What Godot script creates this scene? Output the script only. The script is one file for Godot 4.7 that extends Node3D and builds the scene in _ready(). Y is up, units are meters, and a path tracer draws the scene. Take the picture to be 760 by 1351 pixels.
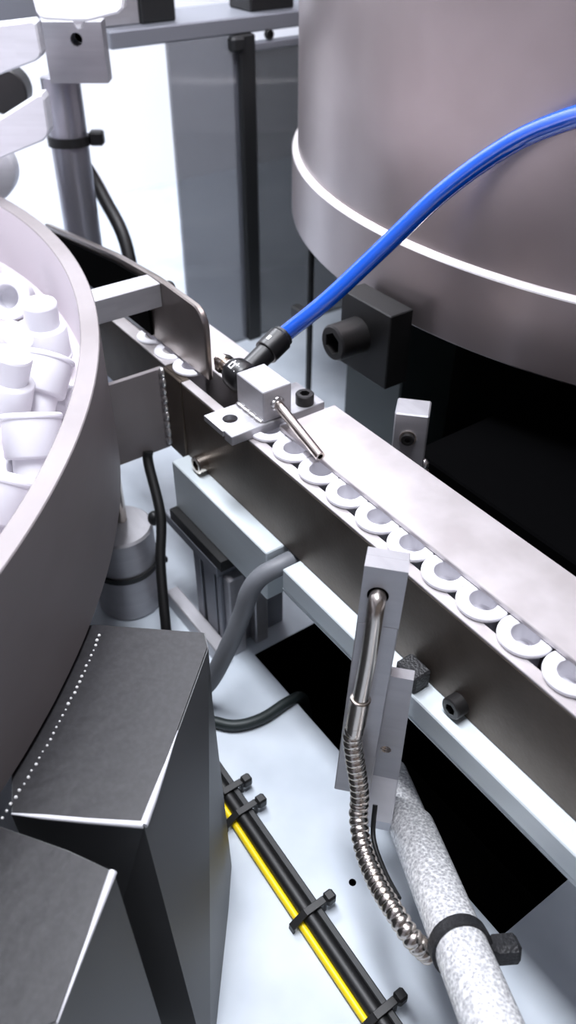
extends Node3D
# All working coordinates are millimetres: x runs along the rail, y up, z from the rail towards the viewer.

const K := 0.001
var mats := {}
var used := {}

# ---------------------------------------------------------------- mesh helpers
func nm() -> Dictionary:
	return {"v": PackedVector3Array(), "n": PackedVector3Array()}

func tri(m: Dictionary, a: Vector3, b: Vector3, c: Vector3, na: Vector3, nb: Vector3, nc: Vector3) -> void:
	var g := (b - a).cross(c - a)
	if g.length_squared() < 1e-14:
		return
	if g.dot(na + nb + nc) > 0.0:
		m.v.append_array(PackedVector3Array([a, c, b]))
		m.n.append_array(PackedVector3Array([na, nc, nb]))
	else:
		m.v.append_array(PackedVector3Array([a, b, c]))
		m.n.append_array(PackedVector3Array([na, nb, nc]))

func quad(m: Dictionary, a: Vector3, b: Vector3, c: Vector3, d: Vector3, na: Vector3, nb: Vector3, nc: Vector3, nd: Vector3) -> void:
	tri(m, a, b, c, na, nb, nc)
	tri(m, a, c, d, na, nc, nd)

# a flat convex polygon whose outward side is away from inside
func face(m: Dictionary, pts: Array, inside: Vector3) -> void:
	var mid := Vector3.ZERO
	for p in pts:
		mid += p
	mid /= pts.size()
	var n := Vector3.ZERO
	for i in pts.size():
		n += (pts[i] - mid).cross(pts[(i + 1) % pts.size()] - mid)
	n = n.normalized()
	if n.dot(mid - inside) < 0.0:
		n = -n
	for i in range(1, pts.size() - 1):
		tri(m, pts[0], pts[i], pts[i + 1], n, n, n)

# box with chamfered edges; c centre, s full size, b basis
func box(m: Dictionary, c: Vector3, s: Vector3, bev := 0.35, b := Basis.IDENTITY) -> void:
	var h := s / 2.0
	bev = minf(bev, minf(h.x, minf(h.y, h.z)) * 0.45)
	var P := func(sx: float, sy: float, sz: float, ax: int) -> Vector3:
		var e := Vector3(h.x - bev, h.y - bev, h.z - bev)
		e[ax] = h[ax]
		return c + b * Vector3(e.x * sx, e.y * sy, e.z * sz)
	for ax in 3:
		for sg in [-1.0, 1.0]:
			var pts := []
			for q in [[-1.0, -1.0], [1.0, -1.0], [1.0, 1.0], [-1.0, 1.0]]:
				var s3 := Vector3.ZERO
				s3[ax] = sg
				s3[(ax + 1) % 3] = q[0]
				s3[(ax + 2) % 3] = q[1]
				pts.append(P.call(s3.x, s3.y, s3.z, ax))
			face(m, pts, c)
	for ax in 3:
		var u := (ax + 1) % 3
		var w := (ax + 2) % 3
		for su in [-1.0, 1.0]:
			for sw in [-1.0, 1.0]:
				var lo := Vector3.ZERO
				lo[ax] = -1.0
				lo[u] = su
				lo[w] = sw
				var hi := lo
				hi[ax] = 1.0
				face(m, [P.call(lo.x, lo.y, lo.z, u), P.call(hi.x, hi.y, hi.z, u), P.call(hi.x, hi.y, hi.z, w), P.call(lo.x, lo.y, lo.z, w)], c)
	for sx in [-1.0, 1.0]:
		for sy in [-1.0, 1.0]:
			for sz in [-1.0, 1.0]:
				face(m, [P.call(sx, sy, sz, 0), P.call(sx, sy, sz, 1), P.call(sx, sy, sz, 2)], c)

# box by its low and high corner
func bx(m: Dictionary, lo: Vector3, hi: Vector3, bev := 0.35) -> void:
	box(m, (lo + hi) / 2.0, (hi - lo).abs(), bev)

# polygon in the plane (o, ex, ey), extruded by depth along ez (from 0 to depth), chamfered by bev
func prism(m: Dictionary, poly: PackedVector2Array, o: Vector3, ex: Vector3, ey: Vector3, ez: Vector3, depth: float, bev := 0.3, smooth_from := 2.0) -> void:
	if Geometry2D.is_polygon_clockwise(poly):
		poly.reverse()
	var n := poly.size()
	var outn := []
	for i in n:
		var e := poly[(i + 1) % n] - poly[i]
		outn.append(Vector2(e.y, -e.x).normalized())
	var inset := PackedVector2Array()
	for i in n:
		var a: Vector2 = outn[(i + n - 1) % n]
		var b: Vector2 = outn[i]
		var h := (a + b)
		h = h / maxf(0.3, h.dot(a))
		inset.append(poly[i] - h * bev)
	var at := func(p: Vector2, z: float) -> Vector3:
		return o + ex * p.x + ey * p.y + ez * z
	var dir := func(p: Vector2) -> Vector3:
		return (ex * p.x + ey * p.y).normalized()
	for i in n:
		var j := (i + 1) % n
		var ni: Vector3 = dir.call(outn[i])
		var na := ni
		var nb := ni
		var pa: Vector2 = outn[(i + n - 1) % n]
		var pb: Vector2 = outn[j]
		if absf(pa.angle_to(outn[i])) < smooth_from and smooth_from < 1.5:
			na = dir.call(pa + outn[i])
		if absf(pb.angle_to(outn[i])) < smooth_from and smooth_from < 1.5:
			nb = dir.call(pb + outn[i])
		quad(m, at.call(poly[i], bev), at.call(poly[j], bev), at.call(poly[j], depth - bev), at.call(poly[i], depth - bev), na, nb, nb, na)
		if bev > 0.0:
			var l := (ni - ez).normalized()
			quad(m, at.call(poly[i], bev), at.call(poly[j], bev), at.call(inset[j], 0.0), at.call(inset[i], 0.0), l, l, l, l)
			l = (ni + ez).normalized()
			quad(m, at.call(poly[i], depth - bev), at.call(poly[j], depth - bev), at.call(inset[j], depth), at.call(inset[i], depth), l, l, l, l)
	var t := Geometry2D.triangulate_polygon(inset)
	for k in range(0, t.size(), 3):
		tri(m, at.call(inset[t[k]], 0.0), at.call(inset[t[k + 1]], 0.0), at.call(inset[t[k + 2]], 0.0), -ez, -ez, -ez)
		tri(m, at.call(inset[t[k]], depth), at.call(inset[t[k + 1]], depth), at.call(inset[t[k + 2]], depth), ez, ez, ez)

# plate with a round hole: polygon plus hole, same frame as prism
func holed(m: Dictionary, w: float, l: float, hc: Vector2, hr: float, o: Vector3, ex: Vector3, ey: Vector3, ez: Vector3, depth: float) -> void:
	# rectangle (0..w, 0..l) with a hole
	var seg := 32
	var at := func(p: Vector2, z: float) -> Vector3:
		return o + ex * p.x + ey * p.y + ez * z
	var rim := []
	var edge := []
	for i in seg:
		var a := TAU * i / seg + PI / 4.0
		var d := Vector2(cos(a), sin(a))
		rim.append(hc + d * hr)
		var t := 1e9
		if d.x > 1e-6:
			t = minf(t, (w - hc.x) / d.x)
		if d.x < -1e-6:
			t = minf(t, -hc.x / d.x)
		if d.y > 1e-6:
			t = minf(t, (l - hc.y) / d.y)
		if d.y < -1e-6:
			t = minf(t, -hc.y / d.y)
		edge.append(hc + d * t)
	var corners := [Vector2(0, 0), Vector2(w, 0), Vector2(w, l), Vector2(0, l)]
	for i in seg:
		var j := (i + 1) % seg
		var na: Vector3 = (ex * (hc - rim[i]).x + ey * (hc - rim[i]).y).normalized()
		var nb: Vector3 = (ex * (hc - rim[j]).x + ey * (hc - rim[j]).y).normalized()
		quad(m, at.call(rim[i], 0.0), at.call(rim[j], 0.0), at.call(rim[j], depth), at.call(rim[i], depth), na, nb, nb, na)
		var ea: Vector2 = edge[i]
		var eb: Vector2 = edge[j]
		for z in [0.0, depth]:
			var nz := ez if z > 0.0 else -ez
			quad(m, at.call(rim[i], z), at.call(rim[j], z), at.call(eb, z), at.call(ea, z), nz, nz, nz, nz)
			if absf(ea.x - eb.x) > 1e-4 and absf(ea.y - eb.y) > 1e-4:
				for cc in corners:
					if (cc.x == ea.x or cc.x == eb.x or absf(cc.x - ea.x) < 1e-3 or absf(cc.x - eb.x) < 1e-3) and (absf(cc.y - ea.y) < 1e-3 or absf(cc.y - eb.y) < 1e-3):
						tri(m, at.call(ea, z), at.call(eb, z), at.call(cc, z), nz, nz, nz)
	for i in 4:
		var p: Vector2 = corners[i]
		var q: Vector2 = corners[(i + 1) % 4]
		var d2 := q - p
		var n3 := (ex * d2.y - ey * d2.x).normalized()
		quad(m, at.call(p, 0.0), at.call(q, 0.0), at.call(q, depth), at.call(p, depth), n3, n3, n3, n3)

func frame_of(axis: Vector3) -> Basis:
	var y := axis.normalized()
	var x := y.cross(Vector3(0, 0, 1) if absf(y.z) < 0.9 else Vector3(1, 0, 0)).normalized()
	return Basis(x, y, x.cross(y))

# profile of (radius, height) turned about axis through o; each segment is flat in profile
func lathe(m: Dictionary, prof: Array, o: Vector3, axis := Vector3.UP, seg := 32, a0 := 0.0, a1 := TAU, soft := false) -> void:
	var b := frame_of(axis) if axis != Vector3.UP else Basis.IDENTITY
	var ns := []
	for i in prof.size() - 1:
		var d: Vector2 = prof[i + 1] - prof[i]
		ns.append(Vector2(d.y, -d.x).normalized())
	for i in prof.size() - 1:
		var p: Vector2 = prof[i]
		var q: Vector2 = prof[i + 1]
		var n: Vector2 = ns[i]
		var np := n
		var nq := n
		if soft:
			if i > 0:
				np = (n + ns[i - 1]).normalized()
			if i < prof.size() - 2:
				nq = (n + ns[i + 1]).normalized()
		for k in seg:
			var t0 := a0 + (a1 - a0) * k / seg
			var t1 := a0 + (a1 - a0) * (k + 1) / seg
			var e0 := b * Vector3(cos(t0), 0, sin(t0))
			var e1 := b * Vector3(cos(t1), 0, sin(t1))
			var y := b.y
			quad(m, o + e0 * p.x + y * p.y, o + e1 * p.x + y * p.y, o + e1 * q.x + y * q.y, o + e0 * q.x + y * q.y,
				e0 * np.x + y * np.y, e1 * np.x + y * np.y, e1 * nq.x + y * nq.y, e0 * nq.x + y * nq.y)

func cyl(m: Dictionary, a: Vector3, b: Vector3, r: float, bev := 0.3, seg := 32) -> void:
	var h := (b - a).length()
	lathe(m, [Vector2(0, 0), Vector2(r - bev, 0), Vector2(r, bev), Vector2(r, h - bev), Vector2(r - bev, h), Vector2(0, h)], a, (b - a).normalized(), seg)

func spline(pts: Array, per := 8) -> Array:
	var out := []
	for i in pts.size() - 1:
		var p0: Vector3 = pts[maxi(i - 1, 0)]
		var p1: Vector3 = pts[i]
		var p2: Vector3 = pts[i + 1]
		var p3: Vector3 = pts[mini(i + 2, pts.size() - 1)]
		for k in per:
			out.append(p1.cubic_interpolate(p2, p0, p3, float(k) / per))
	out.append(pts[-1])
	return out

func resample(pts: Array, step: float) -> Array:
	var out := [pts[0]]
	var left := step
	for i in pts.size() - 1:
		var a: Vector3 = pts[i]
		var b: Vector3 = pts[i + 1]
		var l := (b - a).length()
		var s := left
		while s <= l:
			out.append(a.lerp(b, s / l))
			s += step
		left = s - l
	return out

# swept round tube, radius a number or an array
func tube(m: Dictionary, pts: Array, rad, seg := 20, caps := true) -> void:
	var n := pts.size()
	var up := Vector3.ZERO
	var rings := []
	var cents := []
	for i in n:
		var d: Vector3 = (pts[mini(i + 1, n - 1)] - pts[maxi(i - 1, 0)]).normalized()
		if i == 0:
			up = d.cross(Vector3(0.3, 0.9, 0.2)).normalized()
		up = (up - d * up.dot(d)).normalized()
		var side := d.cross(up)
		var r: float = rad[i] if rad is Array else rad
		var slope := 0.0
		if rad is Array:
			slope = (rad[mini(i + 1, n - 1)] - rad[maxi(i - 1, 0)]) / maxf(1e-4, (pts[mini(i + 1, n - 1)] - pts[maxi(i - 1, 0)]).length())
		var ring := []
		for k in seg:
			var a := TAU * k / seg
			var e := up * cos(a) + side * sin(a)
			ring.append([pts[i] + e * r, (e - d * slope).normalized()])
		rings.append(ring)
		cents.append(d)
	for i in n - 1:
		for k in seg:
			var l := (k + 1) % seg
			quad(m, rings[i][k][0], rings[i][l][0], rings[i + 1][l][0], rings[i + 1][k][0], rings[i][k][1], rings[i][l][1], rings[i + 1][l][1], rings[i + 1][k][1])
	if caps:
		for e in [0, n - 1]:
			var nn: Vector3 = -cents[0] if e == 0 else cents[n - 1]
			for k in seg:
				tri(m, pts[e], rings[e][k][0], rings[e][(k + 1) % seg][0], nn, nn, nn)

func ball(m: Dictionary, c: Vector3, r: Vector3, seg := 12) -> void:
	var rows := int(seg / 2.0)
	for i in rows:
		for k in seg:
			var q := []
			for w in [[i, k], [i, k + 1], [i + 1, k + 1], [i + 1, k]]:
				var th: float = PI * w[0] / rows
				var ph: float = TAU * w[1] / seg
				q.append(Vector3(sin(th) * cos(ph), cos(th), sin(th) * sin(ph)))
			quad(m, c + q[0] * r, c + q[1] * r, c + q[2] * r, c + q[3] * r, (q[0] / r).normalized(), (q[1] / r).normalized(), (q[2] / r).normalized(), (q[3] / r).normalized())

# socket screw head with a hexagonal recess; base centre o, axis out of the surface
func screw_head(m: Dictionary, o: Vector3, axis: Vector3, r: float, h: float, hexr: float, dep: float) -> void:
	lathe(m, [Vector2(r, 0), Vector2(r, h - r * 0.1), Vector2(r * 0.9, h)], o, axis, 36)
	var b := frame_of(axis)
	var top := o + b.y * h
	for k in 36:
		var q := []
		for w in [k, k + 1]:
			var a: float = TAU * w / 36.0
			var e := b * Vector3(cos(a), 0, sin(a))
			var ha := fposmod(a, PI / 3.0) - PI / 6.0
			q.append([e, hexr * cos(PI / 6.0) / cos(ha)])
		var e0: Vector3 = q[0][0]
		var e1: Vector3 = q[1][0]
		var r0: float = q[0][1]
		var r1: float = q[1][1]
		quad(m, top + e0 * r * 0.9, top + e1 * r * 0.9, top + e1 * r1, top + e0 * r0, b.y, b.y, b.y, b.y)
		var wn := -(e1 * r1 - e0 * r0).cross(b.y).normalized()
		if wn.dot(e0) > 0.0:
			wn = -wn
		quad(m, top + e0 * r0, top + e1 * r1, top + e1 * r1 - b.y * dep, top + e0 * r0 - b.y * dep, wn, wn, wn, wn)
		tri(m, top - b.y * dep, top + e0 * r0 - b.y * dep, top + e1 * r1 - b.y * dep, b.y, b.y, b.y)

# flat band (zip tie) round an axis
func band(m: Dictionary, o: Vector3, axis: Vector3, r: float, w: float, t: float) -> void:
	lathe(m, [Vector2(r, -w / 2), Vector2(r + t, -w / 2), Vector2(r + t, w / 2), Vector2(r, w / 2), Vector2(r, -w / 2)], o, axis, 36)

# ---------------------------------------------------------------- nodes
func numbered(called: String) -> String:
	var k: int = used.get(called, 0)
	used[called] = k + 1
	return called if k == 0 else "%s_%03d" % [called, k]

func meta(o: Node3D, label: String, category := "", group := "", kind := "") -> void:
	if label:
		o.set_meta("label", label)
	if category:
		o.set_meta("category", category)
	if group:
		o.set_meta("group", group)
	if kind:
		o.set_meta("kind", kind)

func thing(called: String, label: String, category: String, at: Vector3, group := "") -> Node3D:
	var o := Node3D.new()
	o.name = numbered(called)
	o.position = at * K
	add_child(o, true)
	meta(o, label, category, group)
	return o

func to_mesh(m: Dictionary, mat: Material, off: Vector3) -> ArrayMesh:
	var v := PackedVector3Array()
	v.resize(m.v.size())
	for i in m.v.size():
		v[i] = m.v[i] * K - off
	var arr := []
	arr.resize(Mesh.ARRAY_MAX)
	arr[Mesh.ARRAY_VERTEX] = v
	arr[Mesh.ARRAY_NORMAL] = m.n
	var am := ArrayMesh.new()
	am.add_surface_from_arrays(Mesh.PRIMITIVE_TRIANGLES, arr)
	am.surface_set_material(0, mat)
	return am

# a part, drawn in world millimetres, under a thing or under a part of one
func part(called: String, m: Dictionary, mat: Material, parent: Node3D, label := "", kind := "") -> MeshInstance3D:
	var off := Vector3.ZERO
	var p: Node = parent
	while p != self:
		off += (p as Node3D).position
		p = p.get_parent()
	var o := MeshInstance3D.new()
	o.name = called
	o.mesh = to_mesh(m, mat, off)
	parent.add_child(o, true)
	meta(o, label, "", "", kind)
	return o

# a thing that is one mesh
func single(called: String, m: Dictionary, mat: Material, label: String, category: String, at: Vector3, group := "") -> MeshInstance3D:
	var o := MeshInstance3D.new()
	o.name = numbered(called)
	o.position = at * K
	o.mesh = to_mesh(m, mat, at * K)
	add_child(o, true)
	meta(o, label, category, group)
	return o

func structure(called: String, m: Dictionary, mat: Material, label := "", category := "") -> MeshInstance3D:
	var o := MeshInstance3D.new()
	o.name = called
	o.mesh = to_mesh(m, mat, Vector3.ZERO)
	add_child(o, true)
	meta(o, label, category, "", "structure")
	return o

# ---------------------------------------------------------------- materials
func noise_tex(seed_: int, freq: float, size: int, lo: Color, hi: Color, kind := FastNoiseLite.TYPE_SIMPLEX_SMOOTH, gain := 1.0, stretch := Vector2(1, 1)) -> ImageTexture:
	var n := FastNoiseLite.new()
	n.seed = seed_
	n.frequency = freq
	n.noise_type = kind
	n.fractal_octaves = 4
	var sx := int(size / stretch.x)
	var sy := int(size / stretch.y)
	var im := n.get_seamless_image(sx, sy)
	im.resize(size, size, Image.INTERPOLATE_CUBIC)
	im.convert(Image.FORMAT_RGB8)
	for y in size:
		for x in size:
			var t := clampf((im.get_pixel(x, y).r - 0.5) * gain + 0.5, 0.0, 1.0)
			im.set_pixel(x, y, lo.lerp(hi, t))
	im.generate_mipmaps()
	return ImageTexture.create_from_image(im)

func normal_tex(seed_: int, freq: float, size: int, strength: float, kind := FastNoiseLite.TYPE_SIMPLEX_SMOOTH) -> ImageTexture:
	var n := FastNoiseLite.new()
	n.seed = seed_
	n.frequency = freq
	n.noise_type = kind
	n.fractal_octaves = 3
	var im := n.get_seamless_image(size, size)
	im.convert(Image.FORMAT_RGB8)
	im.bump_map_to_normal_map(strength)
	return ImageTexture.create_from_image(im)

func mat(c: Color, rough: float, metal := 0.0, spec := 0.5) -> StandardMaterial3D:
	var s := StandardMaterial3D.new()
	s.albedo_color = c
	s.roughness = rough
	s.metallic = metal
	s.metallic_specular = spec
	return s

func tri_tex(s: StandardMaterial3D, tex: Texture2D, scale: Vector3, normal: Texture2D = null, nscale := 0.3) -> StandardMaterial3D:
	s.uv1_triplanar = true
	s.uv1_world_triplanar = true
	s.uv1_scale = scale
	if tex:
		s.albedo_texture = tex
	if normal:
		s.normal_enabled = true
		s.normal_texture = normal
		s.normal_scale = nscale
	return s

func make_materials() -> void:
	var W := Color.WHITE
	var brushed := noise_tex(3, 0.02, 256, Color(0.955, 0.955, 0.955), W, FastNoiseLite.TYPE_SIMPLEX_SMOOTH, 1.3, Vector2(8, 1))
	var cloudy := noise_tex(5, 0.012, 256, Color(0.91, 0.905, 0.90), W, FastNoiseLite.TYPE_SIMPLEX_SMOOTH, 1.5)
	var fine := normal_tex(7, 0.15, 256, 2.0)
	var grit := noise_tex(9, 0.09, 256, Color(0.66, 0.66, 0.67), Color(1.0, 1.0, 1.0), FastNoiseLite.TYPE_CELLULAR, 2.6)
	var gritn := normal_tex(9, 0.09, 256, 8.0, FastNoiseLite.TYPE_CELLULAR)
	var dusty := noise_tex(12, 0.05, 512, Color(0.62, 0.62, 0.66), W, FastNoiseLite.TYPE_SIMPLEX_SMOOTH, 2.0)
	mats.rail = tri_tex(mat(Color(0.37, 0.335, 0.305), 0.5, 0.8), cloudy, Vector3(12, 12, 12), fine, 0.08)
	mats.cover = tri_tex(mat(Color(0.75, 0.73, 0.735), 0.42, 0.6), cloudy, Vector3(10, 10, 10), fine, 0.02)
	mats.alu = tri_tex(mat(Color(0.68, 0.675, 0.69), 0.48, 0.7), brushed, Vector3(30, 30, 30), fine, 0.06)
	mats.alu_white = tri_tex(mat(Color(0.86, 0.86, 0.88), 0.5, 0.45), brushed, Vector3(30, 30, 30))
	mats.beam = tri_tex(mat(Color(0.86, 0.895, 0.91), 0.42, 0.45), brushed, Vector3(8, 8, 8))
	mats.polish = tri_tex(mat(Color(0.66, 0.63, 0.61), 0.30, 1.0), cloudy, Vector3(8, 8, 8))
	mats.bowl = tri_tex(mat(Color(0.53, 0.505, 0.51), 0.55, 0.35), cloudy, Vector3(3, 3, 3), fine, 0.04)
	mats.bowl_in = mat(Color(0.80, 0.77, 0.79), 0.5, 0.0)
	mats.drum = tri_tex(mat(Color(0.66, 0.62, 0.62), 0.34, 0.9), cloudy, Vector3(3, 3, 3))
	mats.weldline = mat(Color(0.92, 0.9, 0.9), 0.35, 0.6)
	mats.nickel = mat(Color(0.86, 0.82, 0.78), 0.2, 1.0)
	mats.shaft = mat(Color(0.62, 0.62, 0.65), 0.34, 0.85)
	mats.chrome = mat(Color(0.76, 0.73, 0.70), 0.24, 1.0)
	mats.weld = mat(Color(0.78, 0.77, 0.77), 0.3, 0.95)
	mats.blackox = tri_tex(mat(Color(0.19, 0.185, 0.185), 0.38, 0.6), null, Vector3(60, 60, 60), fine, 0.1)
	mats.black = mat(Color(0.028, 0.028, 0.03), 0.5)
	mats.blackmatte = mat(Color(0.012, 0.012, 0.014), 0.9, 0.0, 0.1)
	mats.blackpart = mat(Color(0.035, 0.035, 0.04), 0.38)
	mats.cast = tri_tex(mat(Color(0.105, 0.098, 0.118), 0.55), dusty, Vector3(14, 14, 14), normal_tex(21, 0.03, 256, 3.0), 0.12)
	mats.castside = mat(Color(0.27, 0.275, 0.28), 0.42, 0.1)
	mats.castedge = mat(Color(0.86, 0.86, 0.88), 0.5, 0.2)
	mats.cap = mat(Color(0.90, 0.895, 0.915), 0.4)
	mats.cap.backlight_enabled = true
	mats.cap.backlight = Color(0.45, 0.45, 0.47)
	mats.blue = mat(Color(0.0, 0.31, 0.76), 0.16)
	mats.blue.clearcoat_roughness = 0.04
	mats.blue.clearcoat_enabled = true
	mats.blue.clearcoat = 1.0
	mats.yellow = mat(Color(0.92, 0.80, 0.06), 0.4)
	mats.greycable = mat(Color(0.40, 0.41, 0.43), 0.5)
	mats.galv = tri_tex(mat(Color(1.0, 1.0, 1.0), 0.26, 0.15, 0.9), grit, Vector3(34, 34, 34), gritn, 0.5)
	mats.tie_dusty = tri_tex(mat(Color(0.16, 0.16, 0.17), 0.55), grit, Vector3(40, 40, 40), gritn, 0.5)
	mats.deck = tri_tex(mat(Color(0.76, 0.79, 0.82), 0.5), noise_tex(31, 0.02, 256, Color(0.9, 0.91, 0.92), W), Vector3(4, 4, 4))
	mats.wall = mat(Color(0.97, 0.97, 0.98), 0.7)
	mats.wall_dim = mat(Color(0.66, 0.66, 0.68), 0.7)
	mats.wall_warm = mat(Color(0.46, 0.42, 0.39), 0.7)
	mats.frame = mat(Color(0.50, 0.51, 0.54), 0.45, 0.5)
	mats.darkframe = mat(Color(0.10, 0.105, 0.11), 0.5, 0.2)
	mats.pane = mat(Color(0.36, 0.37, 0.40, 0.66), 0.12)
	mats.pane.transparency = BaseMaterial3D.TRANSPARENCY_ALPHA
	mats.pane_dark = mat(Color(0.20, 0.21, 0.22, 0.72), 0.12)
	mats.pane_dark.transparency = BaseMaterial3D.TRANSPARENCY_ALPHA
	mats.column = mat(Color(0.14, 0.17, 0.17), 0.5, 0.2)
	mats.plastic_white = mat(Color(0.95, 0.95, 0.96), 0.4)
	mats.print_white = mat(Color(0.9, 0.9, 0.9), 0.6)
	mats.lampmat = mat(Color(0.9, 0.9, 0.9), 0.6)
	mats.lampmat.emission_enabled = true
	mats.lampmat.emission = Color(0.95, 0.97, 1.0)
	mats.lampmat.emission_energy_multiplier = 1.0

# ---------------------------------------------------------------- scene
func _ready() -> void:
	camera_and_light()
	make_materials()
	cabin()
	bowl_feeder()
	drum()
	rail()
	beams()
	caps_on_rail()
	blower()
	sensor()
	lower_left()
	deck_cables()
	top_left()

func camera_and_light() -> void:
	var cam := Camera3D.new()
	cam.name = "camera"
	cam.transform = Transform3D(Basis(Vector3(0.57817, 0.00118, -0.81592), Vector3(-0.51889, 0.77225, -0.36658), Vector3(0.62966, 0.63532, 0.4471)).orthonormalized(), Vector3(168.6, 200.8, 155.8) * K)
	cam.fov = 64.05
	var lens := CameraAttributesPhysical.new()
	lens.frustum_focal_length = 19.186
	lens.frustum_focus_distance = 0.315
	lens.exposure_aperture = 8.0
	lens.frustum_near = 0.005
	lens.frustum_far = 20.0
	cam.attributes = lens
	cam.near = 0.005
	cam.far = 20.0
	cam.current = true
	add_child(cam)
	var env := Environment.new()
	env.background_mode = Environment.BG_COLOR
	env.background_color = Color(0.05, 0.05, 0.055)
	env.tonemap_mode = Environment.TONE_MAPPER_LINEAR
	env.tonemap_exposure = 2.25
	env.sdfgi_enabled = true
	env.ssao_enabled = true
	env.ssil_enabled = true
	var we := WorldEnvironment.new()
	we.name = "world_environment"
	we.environment = env
	add_child(we)
	# LED panel over the rail, plus one added unseen to brighten the wall
	lamp(Vector3(-90, 690, 52), Vector2(420, 120), 0.42, "square LED panel in the cabin roof over the rail")
	lamp(Vector3(-660, 690, -60), Vector2(160, 420), 0.36, "unseen narrow light panel added to brighten the white wall")

func lamp(at: Vector3, size: Vector2, energy: float, label: String) -> void:
	var l := AreaLight3D.new()
	l.name = "panel_light"
	l.area_size = size * K
	l.light_energy = energy
	l.light_color = Color(0.96, 0.97, 1.0)
	l.shadow_enabled = true
	l.area_range = 6.0
	l.area_attenuation = 2.0
	l.position = (at - Vector3(0, 3, 0)) * K
	l.rotation_degrees.x = -90
	add_child(l, true)
	set_meta("lamps", (get_meta("lamps") if has_meta("lamps") else []) + [[at, size, label]])

func cabin() -> void:
	for d in get_meta("lamps"):
		var at: Vector3 = d[0]
		var s: Vector2 = d[1]
		var t := thing("light_panel", d[2], "lamp", at)
		var m := nm()
		bx(m, at + Vector3(-s.x / 2, -1, -s.y / 2), at + Vector3(s.x / 2, 2, s.y / 2), 0.2)
		part("diffuser", m, mats.lampmat, t)
		m = nm()
		for q in [[-1, 0], [1, 0], [0, -1], [0, 1]]:
			if q[0] != 0:
				box(m, at + Vector3(q[0] * (s.x / 2 + 5), 1, 0), Vector3(10, 18, s.y + 20), 0.5)
			else:
				box(m, at + Vector3(0, 1, q[1] * (s.y / 2 + 5)), Vector3(s.x, 18, 10), 0.5)
		part("frame", m, mats.alu, t)
	remove_meta("lamps")
	# deck with a rectangular opening and a drilled hole
	var deck := CSGCombiner3D.new()
	deck.name = "floor"
	var slab := CSGBox3D.new()
	slab.name = "deck_slab"
	slab.size = Vector3(1540, 80, 1640) * K
	slab.position = Vector3(-50, -180, 0) * K
	slab.material = mats.deck
	deck.add_child(slab)
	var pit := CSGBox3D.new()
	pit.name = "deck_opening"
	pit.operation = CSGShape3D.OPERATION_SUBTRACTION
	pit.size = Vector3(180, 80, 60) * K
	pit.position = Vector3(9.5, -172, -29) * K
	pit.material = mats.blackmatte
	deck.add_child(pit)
	var hole := CSGCylinder3D.new()
	hole.name = "drilled_hole"
	hole.operation = CSGShape3D.OPERATION_SUBTRACTION
	hole.radius = 1.6 * K
	hole.height = 30 * K
	hole.sides = 24
	hole.position = Vector3(47.7, -140, 36.2) * K
	hole.material = mats.blackmatte
	deck.add_child(hole)
	add_child(deck)
	meta(deck, "white machine deck with a black rectangular opening under the rail", "", "", "structure")
	var m := nm()
	bx(m, Vector3(-840, -220, -840), Vector3(-800, 760, 840), 0)
	structure("wall_left", m, mats.wall, "bright white cabin wall behind the tinted panels")
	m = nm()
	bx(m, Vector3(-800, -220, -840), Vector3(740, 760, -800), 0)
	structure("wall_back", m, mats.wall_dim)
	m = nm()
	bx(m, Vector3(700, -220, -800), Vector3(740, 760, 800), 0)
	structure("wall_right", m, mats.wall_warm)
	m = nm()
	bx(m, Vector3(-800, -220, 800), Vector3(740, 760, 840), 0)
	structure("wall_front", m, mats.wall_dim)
	m = nm()
	bx(m, Vector3(-840, 705, -840), Vector3(740, 760, 840), 0)
	structure("ceiling", m, mats.wall)
	# machine frame: beam, tinted panels, dark post
	var f := thing("frame_beam", "grey horizontal frame beam crossing the top above the tinted panels", "frame", Vector3(-410, 95, -260))
	m = nm()
	bx(m, Vector3(-445, 95, -520), Vector3(-385, 105.5, -97), 1.0)
	part("bar", m, mats.frame, f)
	m = nm()
	bx(m, Vector3(-425, 105.5, -152), Vector3(-396, 170, -126), 1.0)
	part("upright_block", m, mats.darkframe, f)
	m = nm()
	bx(m, Vector3(-425, 105.5, -250), Vector3(-396, 170, -212), 1.0)
	part("upright_block", m, mats.black, f)
	m = nm()
	bx(m, Vector3(-426, 105.5, -126), Vector3(-398, 170, -99), 1.0)
	part("cover_plate", m, mats.alu, f)
	m = nm()
	bx(m, Vector3(-387, 85, -196), Vector3(-378, 95, -185), 2.0)
	part("hook", m, mats.darkframe, f)
	m = nm()
	screw_head(m, Vector3(-385, 93, -219), Vector3(1, 0, 0), 3.3, 3.3, 1.7, 1.7)
	part("screw", m, mats.black, f)
	var t := thing("tinted_panel", "grey tinted panel beside the white wall, left of the dark post", "panel", Vector3(-387, -140, -165))
	m = nm()
	bx(m, Vector3(-389, -140, -193), Vector3(-385, 95, -138), 0.4)
	part("pane", m, mats.pane, t)
	t = thing("tinted_panel", "darker grey tinted panel between the dark post and the drum", "panel", Vector3(-387, -140, -330))
	m = nm()
	bx(m, Vector3(-389, -140, -560), Vector3(-385, 89, -206), 0.4)
	part("pane", m, mats.pane_dark, t)
	m = nm()
	bx(m, Vector3(-390, 84, -560), Vector3(-382, 89, -206), 0.6)
	part("top_strip", m, mats.frame, t)
	m = nm()
	bx(m, Vector3(-393, -140, -206), Vector3(-381, 95, -193), 1.0)
	single("frame_post", m, mats.darkframe, "dark narrow frame post between the two tinted panels", "post", Vector3(-387, -140, -200))

# ---- vibratory bowl on the left
const BC := Vector3(-275.3, 0, 356.2)
const BR := 347.6

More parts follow.
